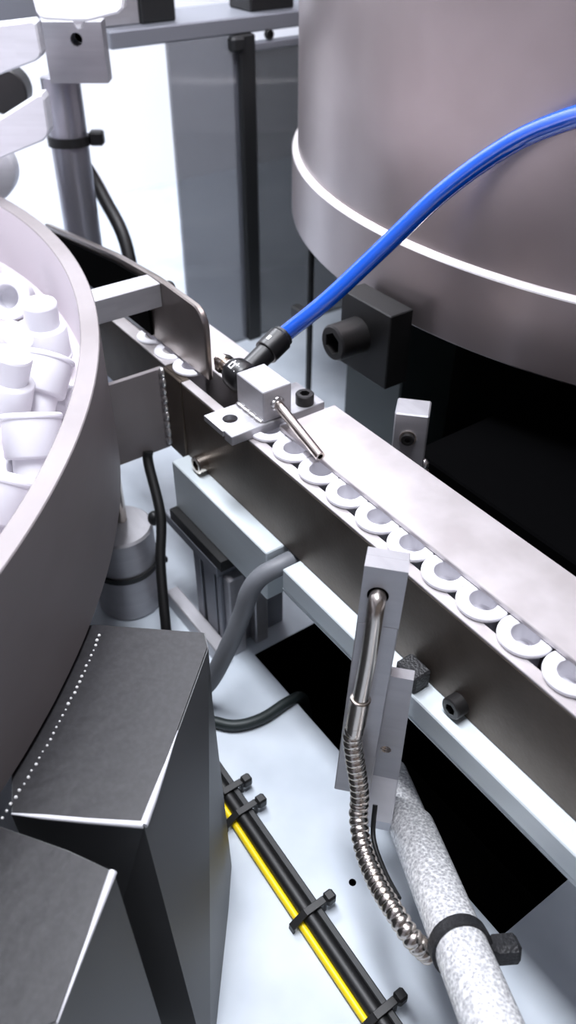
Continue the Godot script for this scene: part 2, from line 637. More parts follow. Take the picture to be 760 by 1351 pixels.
func bowl_feeder() -> void:
	var t := thing("feeder_bowl", "large round grey metal feeder bowl filled with white caps", "bowl", BC + Vector3(0, -28, 0))
	var m := nm()
	lathe(m, [Vector2(BR, -28), Vector2(BR, 39.6), Vector2(BR - 0.4, 40)], BC, Vector3.UP, 256)
	lathe(m, [Vector2(BR - 0.4, 40), Vector2(BR - 7.6, 40), Vector2(BR - 8.0, 39.6)], BC, Vector3.UP, 256)
	lathe(m, [Vector2(0, -28), Vector2(BR, -28)], BC, Vector3.UP, 128)
	part("wall", m, mats.bowl, t)
	m = nm()
	lathe(m, [Vector2(BR - 8.0, 39.6), Vector2(BR - 8.0, 2), Vector2(BR - 16, -4), Vector2(0, -10)], BC, Vector3.UP, 256)
	part("lining", m, mats.bowl_in, t, "pale smooth inside of the bowl")
	m = nm()
	lathe(m, [Vector2(BR - 3, -31), Vector2(BR - 3, -28)], BC, Vector3.UP, 200)
	lathe(m, [Vector2(BR - 60, -31), Vector2(BR - 3, -31)], BC, Vector3.UP, 200)
	part("gasket", m, mats.black, t, "black seal under the bowl")

	# loose caps in the bowl
	var rng := RandomNumberGenerator.new()
	rng.seed = 44
	var proto := cap_thing("loose_cap", Vector3.ZERO)
	var spots := [
		[Vector3(-190, 8, 45), Vector3(180, 20, 4), "loose white cap standing stem up by the bowl rim below the spacer bar"],
		[Vector3(-152, 24, 58), Vector3(-45, 40, 0), "loose white cap tipped back against the rim, upper of two large round ones"],
		[Vector3(-108, 26, 82), Vector3(-35, 60, 0), "bright loose white cap against the rim, lower of the two large round ones"],
		[Vector3(-140, 16, 84), Vector3(165, 20, 15), "loose white cap with a slim upright stem just left of the large round ones"],
		[Vector3(-78, 24, 103), Vector3(-40, 30, 0), "glaring loose white cap near the lowest visible stretch of the rim"],
		[Vector3(-247, 14, 42), Vector3(62, 55, 0), "loose white cap with its dark bore facing out, left of the standing one"],
		[Vector3(-290, 10, 42), Vector3(90, 100, 0), "loose white cap lying on its side, farthest back in the bowl"],
		[Vector3(-190, 8, 72), Vector3(150, 0, 30), "loose white cap upside down at the photo's left edge under the dark bore"],
		[Vector3(-112, 2, 98), Vector3(70, -40, 0), "loose white cap sunk low between two bright ones near the lower rim"],
		[Vector3(-108, 14, 118), Vector3(168, 30, 20), "loose white cap stem up at the photo's left edge, lower one"],
		[Vector3(-66, 18, 126), Vector3(50, 50, 0), "loose white cap cut off where the rim leaves the photo"],
		[Vector3(-220, 0, 62), Vector3(90, 20, 0), "loose white cap lying flat in the shade between the standing one and the bore"],
		[Vector3(-168, -2, 62), Vector3(100, -60, 0), "loose white cap wedged deep below the standing one"],
	]
	for i in spots.size():
		var s = spots[i]
		var o: Node3D = proto if i == 0 else proto.duplicate()
		if i > 0:
			o.name = numbered("loose_cap")
			add_child(o, true)
		o.position = s[0] * K
		o.rotation_degrees = s[1]
		meta(o, s[2], "cap", "loose caps in the bowl")

	# deflector sheet behind the outlet
	t = thing("deflector_plate", "polished upright steel sheet with a rounded corner beside the blue tube fitting", "plate", Vector3(-220, 3, -10))
	m = nm()
	var poly := PackedVector2Array()
	for p in [Vector2(-318, 3), Vector2(-129, 3)]:
		poly.append(p)
	for i in 9:
		var a := PI / 2.0 * i / 8.0
		poly.append(Vector2(-139 + 10 * cos(a), 28 + 10 * sin(a)))
	poly.append(Vector2(-173, 38.4))
	poly.append(Vector2(-219, 34.8))
	poly.append(Vector2(-318, 21.0))
	prism(m, poly, Vector3(0, 0, -12.2), Vector3(1, 0, 0), Vector3(0, 1, 0), Vector3(0, 0, 1), 3.2, 0.7, 0.4)
	part("sheet", m, mats.polish, t)
	m = nm()
	ball(m, Vector3(-170, 33, -14), Vector3(3.5, 3.5, 3.0), 16)
	part("bolt_head", m, mats.blackox, t)
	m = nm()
	prism(m, PackedVector2Array([Vector2(-312, 4), Vector2(-183, 4), Vector2(-183, 33.5), Vector2(-219, 30.8), Vector2(-312, 18.5)]), Vector3(0, 0, -9.2), Vector3(1, 0, 0), Vector3(0, 1, 0), Vector3(0, 0, 1), 1.4, 0.2)  # black sheet laid over the inner face left of the spacer bar
	part("black_sheet", m, mats.blackmatte, t, "black sheet over the inner face")
	m = nm()
	bx(m, Vector3(-182, 25, -9), Vector3(-169, 37, 28), 0.4)
	single("spacer_bar", m, mats.alu, "square aluminium bar bridging bowl rim and polished deflector sheet", "bar", Vector3(-170, 24, 9))

	# welded outlet bracket
	t = thing("outlet_bracket", "welded grey steel bracket joining bowl side to rail end", "bracket", Vector3(-158, -46, 10))
	m = nm()
	bx(m, Vector3(-159.5, -47, 0.3), Vector3(-157, 0, 34), 0.3)
	part("side_plate", m, mats.bowl, t)
	m = nm()
	bx(m, Vector3(-157, -46, -1), Vector3(-139.6, 0.4, 0.8), 0.3)
	part("end_plate", m, mats.rail, t)
	for i in 9:
		m = nm()
		ball(m, Vector3(-156.6 + rng.randf_range(-0.4, 0.4), -2.5 - i * 4.9, 1.0), Vector3(2.5, 3.2, 2.3), 14)
		part("weld_bead", m, mats.weld, t)

# white moulded cap, stem along -y, flange top at y = 2 (local millimetres)
func cap_shape(k := 1.0) -> Array:
	var f := nm()
	var pf := []
	for p in [Vector2(4.8, 0.2), Vector2(8.9, 0.0), Vector2(9.3, 0.4), Vector2(9.4, 0.9), Vector2(9.3, 1.6), Vector2(8.9, 2.0), Vector2(5.4, 2.0), Vector2(4.9, 1.7), Vector2(4.8, 1.2), Vector2(4.8, 0.2)]:
		pf.append(p * k)
	lathe(f, pf, Vector3.ZERO, Vector3.UP, 48)
	var s := nm()
	lathe(s, [Vector2(4.8, 1.0) * k, Vector2(4.7, -5.2) * k, Vector2(4.2, -6.0) * k, Vector2(0, -6.4) * k], Vector3.ZERO, Vector3.UP, 32)
	lathe(s, [Vector2(0, -20.5) * k, Vector2(5.2, -20.5) * k, Vector2(5.9, -20.2) * k, Vector2(6.2, -19.5) * k, Vector2(6.3, 0.4) * k], Vector3.ZERO, Vector3.UP, 32)
	return [f, s]

func cap_thing(called: String, at: Vector3) -> Node3D:
	var t := thing(called, "", "", Vector3.ZERO)
	var k := 1.3 if called == "loose_cap" else 1.0
	var sh := cap_shape(k)
	part("flange", sh[0], mats.cap, t)
	part("stem", sh[1], mats.cap, t)
	if called == "loose_cap":
		var m := nm()
		lathe(m, [Vector2(6.2, -11.6) * k, Vector2(8.0, -11.4) * k, Vector2(8.5, -10.6) * k, Vector2(8.9, 0.2) * k], Vector3.ZERO, Vector3.UP, 36, 0, TAU, true)
		part("skirt", m, mats.cap, t)
	t.position = at * K
	return t

# ---- drum at the upper right
const DC := Vector3(-114, 0, -375)

func drum() -> void:
	var t := thing("hopper_drum", "big brushed steel drum with a wider lower band at upper right", "drum", DC + Vector3(0, 15, 0))
	var m := nm()
	lathe(m, [Vector2(263.5, 53.9), Vector2(263.5, 330), Vector2(266, 332), Vector2(266, 345), Vector2(0, 345)], DC, Vector3.UP, 256)
	part("shell", m, mats.drum, t)
	m = nm()
	lathe(m, [Vector2(0, 15), Vector2(266, 15), Vector2(267, 16), Vector2(267, 51.8)], DC, Vector3.UP, 256)
	part("lower_band", m, mats.drum, t)
	m = nm()
	lathe(m, [Vector2(267, 51.8), Vector2(266.7, 52.6), Vector2(265.4, 53.4), Vector2(263.4, 54.0)], DC, Vector3.UP, 256, 0, TAU, true)
	part("weld_seam", m, mats.weldline, t, "bright weld seam round the drum")
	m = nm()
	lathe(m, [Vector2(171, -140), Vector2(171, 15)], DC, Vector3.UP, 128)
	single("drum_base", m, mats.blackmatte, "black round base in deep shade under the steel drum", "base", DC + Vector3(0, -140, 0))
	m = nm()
	bx(m, Vector3(-56, -140, -200), Vector3(340, -22, -76), 1.0)  # black box covering the deck between rail and drum base
	single("black_box", m, mats.blackmatte, "long black box along the far side of the rail", "base", Vector3(140, -140, -138))
	t = thing("clamp_block", "black clamp block with one huge socket screw under drum edge", "clamp", Vector3(-114, -14, -98))
	m = nm()
	bx(m, Vector3(-132.5, -14, -105.5), Vector3(-95, 26, -91), 0.5)
	part("block", m, mats.black, t)
	m = nm()
	screw_head(m, Vector3(-117.5, 7.5, -91), Vector3(0, 0, 1), 9.2, 17.0, 5.8, 9.0)
	part("cap_screw", m, mats.blackox, t, "large black socket head screw")
	m = nm()
	bx(m, Vector3(-192, -140, -190), Vector3(-140, 15, -146), 1.0)
	single("support_column", m, mats.column, "dark green-grey column under the drum behind the clamp block", "column", Vector3(-166, -140, -168))
	m = nm()
	tube(m, [Vector3(-245, 15, -156), Vector3(-245, -60, -156), Vector3(-244, -136, -155)], 2.2, 14)
	single("drop_cable", m, mats.black, "thin black vertical cable hanging under the drum left of blue tube", "cable", Vector3(-245, -137, -156))
	t = thing("cable_sensor", "small black box on the thin vertical cable behind the blue tube", "sensor", Vector3(-250, -58, -150))
	m = nm()
	box(m, Vector3(-250.5, -52, -151), Vector3(11, 13, 7), 0.8)
	part("housing", m, mats.black, t)
	# small aluminium sensor bracket beyond the rail
	var ex := Vector3(0.735, 0, -0.678)
	var ez := Vector3(0.678, 0, 0.735)
	t = thing("sensor_bracket", "small light aluminium post with one button screw beyond the rail", "bracket", Vector3(-48, -60, -58))
	m = nm()
	var b := Basis(ex, Vector3.UP, ez)
	box(m, Vector3(-45.6, 12.8 - 37, -51.8) + ex * 7.3 - ez * 6.5, Vector3(14.6, 74, 13), 0.6, b)
	part("post", m, mats.alu, t)
	var sc := Vector3(-45.6, 0.8, -51.8) + ex * 6.6
	m = nm()
	lathe(m, [Vector2(3.7, 0), Vector2(3.7, 0.6), Vector2(2.2, 0.6)], sc, ez, 28)
	part("washer", m, mats.nickel, t)
	m = nm()
	screw_head(m, sc + ez * 0.5, ez, 2.9, 1.5, 1.5, 1.2)
	part("screw", m, mats.blackox, t)
	m = nm()
	for q in [[0.0, 0.0, 2.4], [1.5, -4.0, 2.0], [0.6, -8.0, 2.6]]:
		ball(m, Vector3(-45.6, -14 + q[1], -51.8) + ex * (14.8 + q[0] * 0.4) - ez * 3.0, Vector3(q[2], q[2] * 1.2, q[2]), 10)
	part("glue_blob", m, mats.weld, t, "", "stuff")

# ---- the rail carrying the caps
func rail() -> void:
	var t := thing("feed_rail", "long dark steel feed rail running diagonally with white caps on top", "rail", Vector3(0, -42, -20))
	var m := nm()
	bx(m, Vector3(-139.4, -42, -4), Vector3(230, -1.0, 0), 0.35)
	part("front_plate", m, mats.rail, t)
	m = nm()
	bx(m, Vector3(-139.4, -1.0, -5.0), Vector3(230, 0, -0.1), 0.2)  # top strip paler than the plate below it
	part("front_ledge", m, mats.cover, t, "pale ledge along the front plate")
	m = nm()
	bx(m, Vector3(-245, -42, -5), Vector3(-139.6, 0, -1.2), 0.35)
	part("inlet_plate", m, mats.rail, t)
	m = nm()
	bx(m, Vector3(-245, 0, -9), Vector3(-157.2, 0.9, -1.2), 0.2)
	part("inlet_ledge", m, mats.cover, t, "bright ledge at the rail inlet")
	m = nm()
	bx(m, Vector3(-245, -42, -43), Vector3(230, 0, -18.6), 0.35)
	part("rear_bar", m, mats.cover, t)
	m = nm()
	bx(m, Vector3(-245, -42, -18.6), Vector3(230, -30, -5), 0.2)
	part("slot_floor", m, mats.rail, t)
	m = nm()
	bx(m, Vector3(-76, 2.3, -43.4), Vector3(230, 4.4, -13.2), 0.3)
	bx(m, Vector3(-76, 0, -43.4), Vector3(230, 2.3, -21.2), 0.05)
	part("cover_strip", m, mats.cover, t, "pale cover strip over the rear of the caps")
	# front screws
	m = nm()
	screw_head(m, Vector3(-121.9, -36.5, 0), Vector3(0, 0, 1), 4.6, 5.2, 2.9, 4.2)
	single("rail_screw", m, mats.nickel, "shiny socket screw in the rail front left of the grey cable", "screw", Vector3(-121.9, -36.5, 0), "socket screws in the rail front")
	m = nm()
	screw_head(m, Vector3(55.5, -37.4, 0), Vector3(0, 0, 1), 4.3, 5.0, 2.3, 3.2)
	single("rail_screw", m, mats.blackox, "black socket screw in the rail front right of the sensor post", "screw", Vector3(55.5, -37.4, 0), "socket screws in the rail front")

func caps_on_rail() -> void:
	var proto: Node3D = null
	var xs := [-186.5, -167.5, -148.5, -80.5, -62.0, -43.5, -25.0, -6.5, 12.0, 30.5, 47.8, 66.7, 85.8]
	var names := [
		"white cap at the rail inlet, farthest back under the polished sheet",
		"white cap at the rail inlet, second under the polished sheet",
		"white cap just left of the rounded corner of the polished sheet",
		"white cap half hidden under the air nozzle block",
		"white cap on the rail directly below the air nozzle tube",
		"white cap on the rail at the tip of the air nozzle",
		"white cap on the rail, second past the air nozzle tip",
		"white cap on the rail, second before the sensor post",
		"white cap on the rail directly behind the sensor post top",
		"white cap on the rail, first after the sensor post",
		"white cap on the rail, second after the sensor post",
		"white cap on the rail, third after the sensor post",
		"white cap on the rail cut by the photo's right edge",
	]
	for i in xs.size():
		var o: Node3D
		if proto == null:
			proto = cap_thing("flanged_cap", Vector3.ZERO)
			o = proto
		else:
			o = proto.duplicate()
			o.name = numbered("flanged_cap")
			add_child(o, true)
		o.position = Vector3(xs[i], 0.02, -11.3) * K
		o.rotation_degrees = Vector3(0, i * 37.0, 0)
		meta(o, names[i], "cap", "white caps queued on the rail")

func beams() -> void:
	var m := nm()
	bx(m, Vector3(-139, -71, -30), Vector3(-54, -42, 9.5), 0.5)
	single("carrier_beam", m, mats.beam, "pale aluminium beam under the rail, far one left of grey cable", "beam", Vector3(-98, -71, -10), "beams under the rail")
	var t := thing("carrier_beam", "pale aluminium beam under the rail, near one right of grey cable", "beam", Vector3(90, -58, -10), "beams under the rail")
	m = nm()
	bx(m, Vector3(-42, -53.5, -30), Vector3(230, -42, 9.2), 0.5)
	part("bar", m, mats.beam, t)
	m = nm()
	prism(m, PackedVector2Array([Vector2(-30, -53.5), Vector2(9.2, -53.5), Vector2(8.4, -54.3), Vector2(8.8, -54.8), Vector2(8.0, -55.6), Vector2(8.3, -56.2), Vector2(7.4, -58.5), Vector2(-30, -58.5)]), Vector3(-42, 0, 0), Vector3(0, 0, 1), Vector3(0, 1, 0), Vector3(1, 0, 0), 272, 0.05)
	part("grooved_lip", m, mats.beam, t)
	# profile stand under the far beam
	t = thing("profile_stand", "slotted aluminium stand on a flat foot under the far beam", "stand", Vector3(-100, -140, 2))
	m = nm()
	bx(m, Vector3(-139, -77.5, -28), Vector3(-88, -71, 13.8), 0.2)
	part("rubber_pad", m, mats.black, t, "black rubber strip")
	m = nm()
	bx(m, Vector3(-146, -84, -30), Vector3(-92, -77.5, 14), 0.5)
	part("top_bar", m, mats.frame, t)
	m = nm()
	for q in [[-118.0, -111.5], [-108.0, -97.5], [-95.5, -92.0]]:
		bx(m, Vector3(q[0], -140, -26), Vector3(q[1], -84, 13), 0.4)
	bx(m, Vector3(-117, -140, -25), Vector3(-93, -84, 8), 0.2)
	part("slotted_profile", m, mats.frame, t)
	m = nm()
	bx(m, Vector3(-92, -140, 2), Vector3(-86, -84, 11), 0.6)
	bx(m, Vector3(-92, -140, -12), Vector3(-86, -84, -4), 0.6)
	part("side_rib", m, mats.alu, t)  # paler metal: light on the right side put into the colour
	m = nm()
	bx(m, Vector3(-142, -140, 13), Vector3(-84, -130, 21), 0.6)
	part("foot", m, mats.alu, t)
	# grey cable out of the gap between the beams
	m = nm()
	tube(m, spline([Vector3(-48, -46.6, -26), Vector3(-48.4, -46.8, -11), Vector3(-48.8, -47.2, 5), Vector3(-51.5, -51.5, 14.5), Vector3(-53.4, -60, 19.5), Vector3(-54.5, -72.7, 23), Vector3(-57, -93.3, 30.4), Vector3(-63, -118, 38), Vector3(-72, -135, 44)], 8), 4.4, 20)
	single("power_cable", m, mats.greycable, "thick grey cable curving down out of the gap between two beams", "cable", Vector3(-70, -140, 44))
	m = nm()
	tube(m, spline([Vector3(-74, -137, 58), Vector3(-56, -137, 44), Vector3(-46, -137, 35), Vector3(-42, -137, 22), Vector3(-43, -137.5, 6), Vector3(-44, -142, -4), Vector3(-44, -160, -8)], 8), 2.8, 16)
	single("deck_cable", m, mats.column, "dark cable crossing the white deck and dropping into the black opening", "cable", Vector3(-44, -140, 20))

# ---- air blower: bracket, block, nozzle, fitting, blue tube
func blower() -> void:
	var t := thing("air_block", "small aluminium air block on a flat bracket bridging the rail", "bracket", Vector3(-90, 0, -16))
	var m := nm()
	# flag plate with hole: x -101..-81.5, z -6..9
	holed(m, 15.5, 50.0, Vector2(8.8, 8.0), 3.4, Vector3(-101.5, 2.2, 9.4), Vector3(1, 0, 0), Vector3(0, 0, -1), Vector3(0, 1, 0), 2.6)
	part("flag_plate", m, mats.alu, t)
	m = nm()
	bx(m, Vector3(-86.2, 0.2, -41), Vector3(-80, 4.8, 8.6), 0.3)
	bx(m, Vector3(-101.5, 0.2, -41), Vector3(-86, 2.3, -22), 0.2)
	part("base_bar", m, mats.alu, t)
	m = nm()
	bx(m, Vector3(-102, 4.8, -23.2), Vector3(-81.0, 20, -8.4), 0.4)
	part("block", m, mats.alu, t)
	for i in 4:
		m = nm()
		ball(m, Vector3(-98.5 + i * 4.6, 5.1, -8.0), Vector3(3.4, 1.3, 1.7), 14)
		part("weld_bead", m, mats.weld, t)
	m = nm()
	for i in 5:
		var a := TAU * i / 5.0
		ball(m, Vector3(-80.6, 12.6 + 1.7 * cos(a), -15.4 + 1.7 * sin(a)), Vector3(1.5, 1.9, 1.9), 14)
	part("nozzle_weld", m, mats.weld, t)
	m = nm()
	var na := Vector3(-81, 12.6, -15.4)
	var nb := Vector3(-44.5, 7.2, -11.6)
	tube(m, [na, nb], [2.3, 2.1], 24, false)
	var d := (nb - na).normalized()
	lathe(m, [Vector2(2.1, 0), Vector2(1.2, 0), Vector2(1.2, -6)], nb, d, 24)
	part("nozzle", m, mats.nickel, t, "thin steel nozzle tube")
	m = nm()
	screw_head(m, Vector3(-84.5, 4.8, -33.0), Vector3.UP, 4.2, 5.0, 2.3, 3.0)
	part("cap_screw", m, mats.blackox, t, "black socket screw")
	# elbow
	t = thing("elbow_fitting", "black push-in elbow fitting joining blue tube to the air block", "fitting", Vector3(-112, 4, -17))
	var ec := Vector3(-111, 11.5, -16)
	m = nm()
	lathe(m, [Vector2(4.2, -6.5), Vector2(6.2, -6.2), Vector2(7.3, -4.0), Vector2(7.6, 0), Vector2(7.3, 4.0), Vector2(6.2, 6.2), Vector2(4.2, 6.5)], ec, Vector3(1, 0, 0), 36, 0, TAU, true)
	var c0 := Vector3(-112.5, 12.8, -22)
	var c1 := Vector3(-115.5, 18.2, -36.5)
	var cd := (c1 - c0).normalized()
	tube(m, [ec, ec.lerp(c0, 0.6), c0, c1], [5.6, 5.4, 5.0, 5.2], 28)
	part("body", m, mats.blackpart, t)
	m = nm()
	lathe(m, [Vector2(4.6, -4.5), Vector2(6.0, -4.4), Vector2(6.2, -4.0), Vector2(6.2, 6.0), Vector2(5.8, 6.6), Vector2(4.2, 6.6)], c1, cd, 36)
	part("collar", m, mats.blackpart, t)
	m = nm()
	lathe(m, [Vector2(4.2, 6.6), Vector2(5.2, 6.8), Vector2(5.4, 7.2), Vector2(5.4, 8.4), Vector2(4.2, 8.6)], c1, cd, 36)
	part("release_ring", m, mats.black, t)
	m = nm()
	lathe(m, [Vector2(0, 19.5), Vector2(2.6, 19.5), Vector2(3.0, 19.0), Vector2(3.0, 16.0), Vector2(5.0, 15.6), Vector2(5.0, 12.0), Vector2(3.6, 11.6), Vector2(3.6, 9.0), Vector2(4.8, 8.6), Vector2(4.8, 6.3)], ec, Vector3(-1, 0, 0), 6)
	part("banjo_bolt", m, mats.nickel, t, "shiny nickel bolt")
	m = nm()
	lathe(m, [Vector2(4.6, 6.4), Vector2(4.6, 9.2)], ec, Vector3(1, 0, 0), 24)
	part("thread_collar", m, mats.nickel, t)
	# little white printed glyph on the body, and a dash on the collar
	m = nm()
	var nrm := Vector3(0.15, 0.86, 0.49).normalized()
	var gx := Vector3(1, 0, 0)
	gx = (gx - nrm * gx.dot(nrm)).normalized()
	var gy := nrm.cross(gx)
	var go := ec + nrm * 7.45
	for q in [[-2.6, 1.0, 0.6, 3.4], [-1.4, 2.4, 2.4, 0.6], [-0.6, 1.2, 0.6, 3.0], [0.8, 0.2, 0.6, 4.2], [0.2, -0.4, 2.2, 0.6], [2.0, 1.0, 0.6, 3.6], [1.6, 2.6, 2.2, 0.6], [-1.2, -0.6, 2.6, 0.6], [-2.2, -1.2, 0.6, 1.6]]:
		box(m, go + gx * (q[0] - 0.4) * 0.95 - gy * (q[1] - 1.0) * 0.95 - nrm * (0.085 * pow((q[1] - 1.0) * 0.95, 2)), Vector3(q[2], 0.25, q[3]) * 0.95, 0.02, Basis(gx, nrm, gy))
	box(m, c1 + nrm * 6.15 + cd * 1.2 , Vector3(2.4, 0.3, 1.5), 0.02, Basis(cd, nrm, cd.cross(nrm)))
	part("printed_mark", m, mats.print_white, t, "small white printed marks")
	m = nm()
	tube(m, spline([c1 - cd * 2.0, c1 + cd * 8.0, Vector3(-105.4, 38.5, -59.7), Vector3(-92.9, 61.3, -78.4), Vector3(-76, 87.3, -94.4), Vector3(-56, 107.5, -103.4), Vector3(-36, 120.5, -105.5), Vector3(-10, 131, -101), Vector3(30, 138, -84), Vector3(80, 138, -50)], 10), 4.0, 28)
	single("air_tube", m, mats.blue, "glossy blue air tube arching from the elbow fitting past the drum", "tube", Vector3(-80, 20, -80))

# ---- fibre sensor post, conduit and galvanised tube
func sensor() -> void:
	var fl := Vector3(28.2, 23, 26.4)
	var bot := Vector3(32.0, -90, 36.2)
	var up := (fl - bot).normalized()
	var ex := Vector3(10.1, 0, -9.7)
	ex = (ex - up * ex.dot(up)).normalized()
	var ez := ex.cross(up).normalized()
	var b := Basis(ex, up, ez)
	var L := (fl - bot).length()
	var wd := 14.0
	var dp := 10.6
	var t := thing("sensor_post", "tall aluminium sensor post standing against the rail with steel conduit", "post", bot)
	var m := nm()
	# post with a round bore near its top: front face built with a hole, the rest a box behind
	var hc := Vector2(5.6, 11.4)
	holed(m, wd, 24.0, hc, 3.6, fl, ex, -up, -ez, 6.0)
	box(m, fl + ex * wd / 2 - up * (24.0 + (L - 24.0) / 2) - ez * dp / 2, Vector3(wd, L - 24.0, dp), 0.4, b)
	box(m, fl + ex * wd / 2 - up * 12.0 - ez * (6.0 + (dp - 6.0) / 2), Vector3(wd, 24.0, dp - 6.0), 0.2, b)
	part("post", m, mats.alu, t)
	m = nm()
	lathe(m, [Vector2(0, -6.0), Vector2(3.55, -6.0), Vector2(3.55, -0.4)], fl + ex * hc.x - up * hc.y, ez, 28)
	part("bore", m, mats.blackmatte, t)
	# clamp plate on the right with tapped hole and sloping foot
	var k := 0.885
	var C := Vector3(168.6, 200.8, 155.8)
	var p0 := C + (Vector3(18.9, -56.4, 2.9) - C) * k
	var p1 := C + (Vector3(28.0, -56.4, -5.1) - C) * k
	var q0 := C + (Vector3(18.6, -126.3, 3.4) - C) * k
	var px := (p1 - p0).normalized()
	var pw := (p1 - p0).length()
	var ph := p0.y - q0.y
	var pn := px.cross(Vector3.UP).normalized()
	if pn.z < 0.0:
		pn = -pn
	t = thing("clamp_plate", "aluminium clamp plate with a tapped hole right of the sensor post", "bracket", q0)
	m = nm()
	holed(m, pw, ph, Vector2(pw * 0.40, ph * 0.70), 2.1, p0 - pn * 4.5, px, Vector3.DOWN, pn, 4.5)
	part("plate", m, mats.alu, t)
	m = nm()
	for i in 4:
		lathe(m, [Vector2(2.12, -0.9 - i), Vector2(1.75, -0.5 - i), Vector2(2.12, -0.1 - i)], p0 + px * pw * 0.40 - Vector3(0, ph * 0.70, 0), pn, 24)
	lathe(m, [Vector2(0, -4.3), Vector2(2.1, -4.3)], p0 + px * pw * 0.40 - Vector3(0, ph * 0.70, 0), pn, 24)
	part("thread", m, mats.nickel, t)
	m = nm()
	prism(m, PackedVector2Array([Vector2(-4.5, 0), Vector2(0, 0), Vector2(11, -14), Vector2(11, -20), Vector2(-4.5, -14)]), p0 - Vector3(0, ph, 0), pn, Vector3.UP, px, pw, 0.4)
	part("foot", m, mats.alu_white, t, "sloping lower end")
	# black pad between plate, rail and beam
	m = nm()
	bx(m, Vector3(30, -41.7, 0.6), Vector3(41, -33.5, 8.6), 0.8)
	single("rubber_pad", m, mats.tie_dusty, "small black rubber pad between the clamp plate and the rail", "pad", Vector3(38, -41.5, 5))
	# rigid bent tube, ferrule, corrugated conduit
	t = thing("sensor_conduit", "bent steel tube and ribbed flexible conduit hanging down the sensor post", "conduit", Vector3(35, -100, 45))
	var h0 := fl + ex * hc.x - up * hc.y
	var pts := spline([h0 - ez * 5.0, h0 + ez * 0.2, h0 + ez * 2.6 - up * 0.9, h0 + ez * 4.0 - up * 4.0, h0 + ez * 4.4 - up * 9.0, h0 + ez * 4.6 - up * 24.0, h0 + ez * 4.7 - up * 44.0 - ex * 0.6], 6)
	m = nm()
	tube(m, pts, 2.9, 28)
	part("bent_tube", m, mats.chrome, t)
	var f0 := h0 + ez * 4.7 - up * 43.0 - ex * 0.6
	var f1 := h0 + ez * 4.8 - up * 60.0 - ex * 1.0
	m = nm()
	var fd := (f1 - f0).normalized()
	var fh := (f1 - f0).length()
	lathe(m, [Vector2(2.9, 0), Vector2(3.5, 0.1), Vector2(3.8, 0.5), Vector2(3.7, 2), Vector2(3.7, fh - 4), Vector2(3.4, fh - 3.5), Vector2(3.5, fh), Vector2(2, fh)], f0, fd, 32)
	part("ferrule", m, mats.chrome, t)
	var raw := spline(conduit_path(f1, fd), 12)
	var rs := resample(raw, 0.36)
	var rad := []
	for i in rs.size():
		rad.append(2.95 + 0.8 * pow(absf(sin(PI * i * 0.36 / 3.0)), 0.6))
	m = nm()
	tube(m, rs, rad, 22)
	part("flexible_conduit", m, mats.chrome, t, "ribbed flexible steel hose")
	m = nm()
	tube(m, spline([C + (Vector3(34, -120, 14) - C) * 0.91, C + (Vector3(42, -128, 21) - C) * 0.91, C + (Vector3(56, -127, 27) - C) * 0.91, C + (Vector3(70, -121, 32) - C) * 0.91], 8), 1.0, 12)
	part("thin_wire", m, mats.black, t)
	# galvanised tube
	t = thing("galvanised_tube", "speckled galvanised tube coming towards the viewer at bottom right", "tube", Vector3(90, -100, 30))
	var A := Vector3(55.5, -107, 14)
	var B := Vector3(129, -69, 54)
	var dir := (B - A).normalized()
	m = nm()
	lathe(m, [Vector2(0, 0), Vector2(8.6, 0), Vector2(9.1, 0.4), Vector2(9.1, 150)], A, dir, 48)
	part("outer_tube", m, mats.galv, t)
	m = nm()
	lathe(m, [Vector2(0, -38), Vector2(7.7, -38), Vector2(7.7, 1)], A, dir, 40)
	part("inner_tube", m, mats.galv, t)
	var tc := A + dir * 63.0
	t = thing("zip_tie", "dusty black zip tie round the galvanised tube", "zip tie", tc, "zip ties")
	m = nm()
	band(m, tc, (dir + Vector3(0.0, 0.10, -0.05)).normalized(), 9.2, 4.6, 1.2)
	part("strap", m, mats.tie_dusty, t)
	m = nm()
	var sd := Vector3(0.63, 0.02, -0.77)
	sd = (sd - dir * sd.dot(dir)).normalized()
	box(m, tc + sd * 14.6 + dir.cross(sd) * -1.0 + dir * 1.5, Vector3(9.6, 8.4, 8.0), 1.6, Basis(sd, dir, sd.cross(dir)))
	part("head", m, mats.tie_dusty, t)

func conduit_path(f1: Vector3, fd: Vector3) -> Array:
	var C := Vector3(168.6, 200.8, 155.8)
	var out := [f1 - fd * 1.0, f1 + fd * 6.0]
	for q in [Vector3(28.3, -113.3, 18.5), Vector3(33.0, -123.4, 22.2), Vector3(43.5, -128, 27.6), Vector3(58.6, -126.3, 33), Vector3(73.5, -121.6, 36.7), Vector3(84, -123.5, 37), Vector3(90, -131, 33)]:
		out.append(C + (q - C) * 0.885)
	return out

# ---- black cast feet, post, black hose
func poly_block(m: Dictionary, top: Array, bot: Array) -> void:
	var mid := Vector3.ZERO
	for p in top + bot:
		mid += p
	mid /= top.size() + bot.size()
	face(m, top, mid)
	face(m, bot, mid)
	for i in top.size():
		var j := (i + 1) % top.size()
		var tm: Vector3 = (top[i] + top[j] + bot[i] + bot[j]) / 4.0
		for f in [[top[i], top[j], bot[j]], [top[i], bot[j], bot[i]]]:
			face(m, f, tm + (mid - tm))

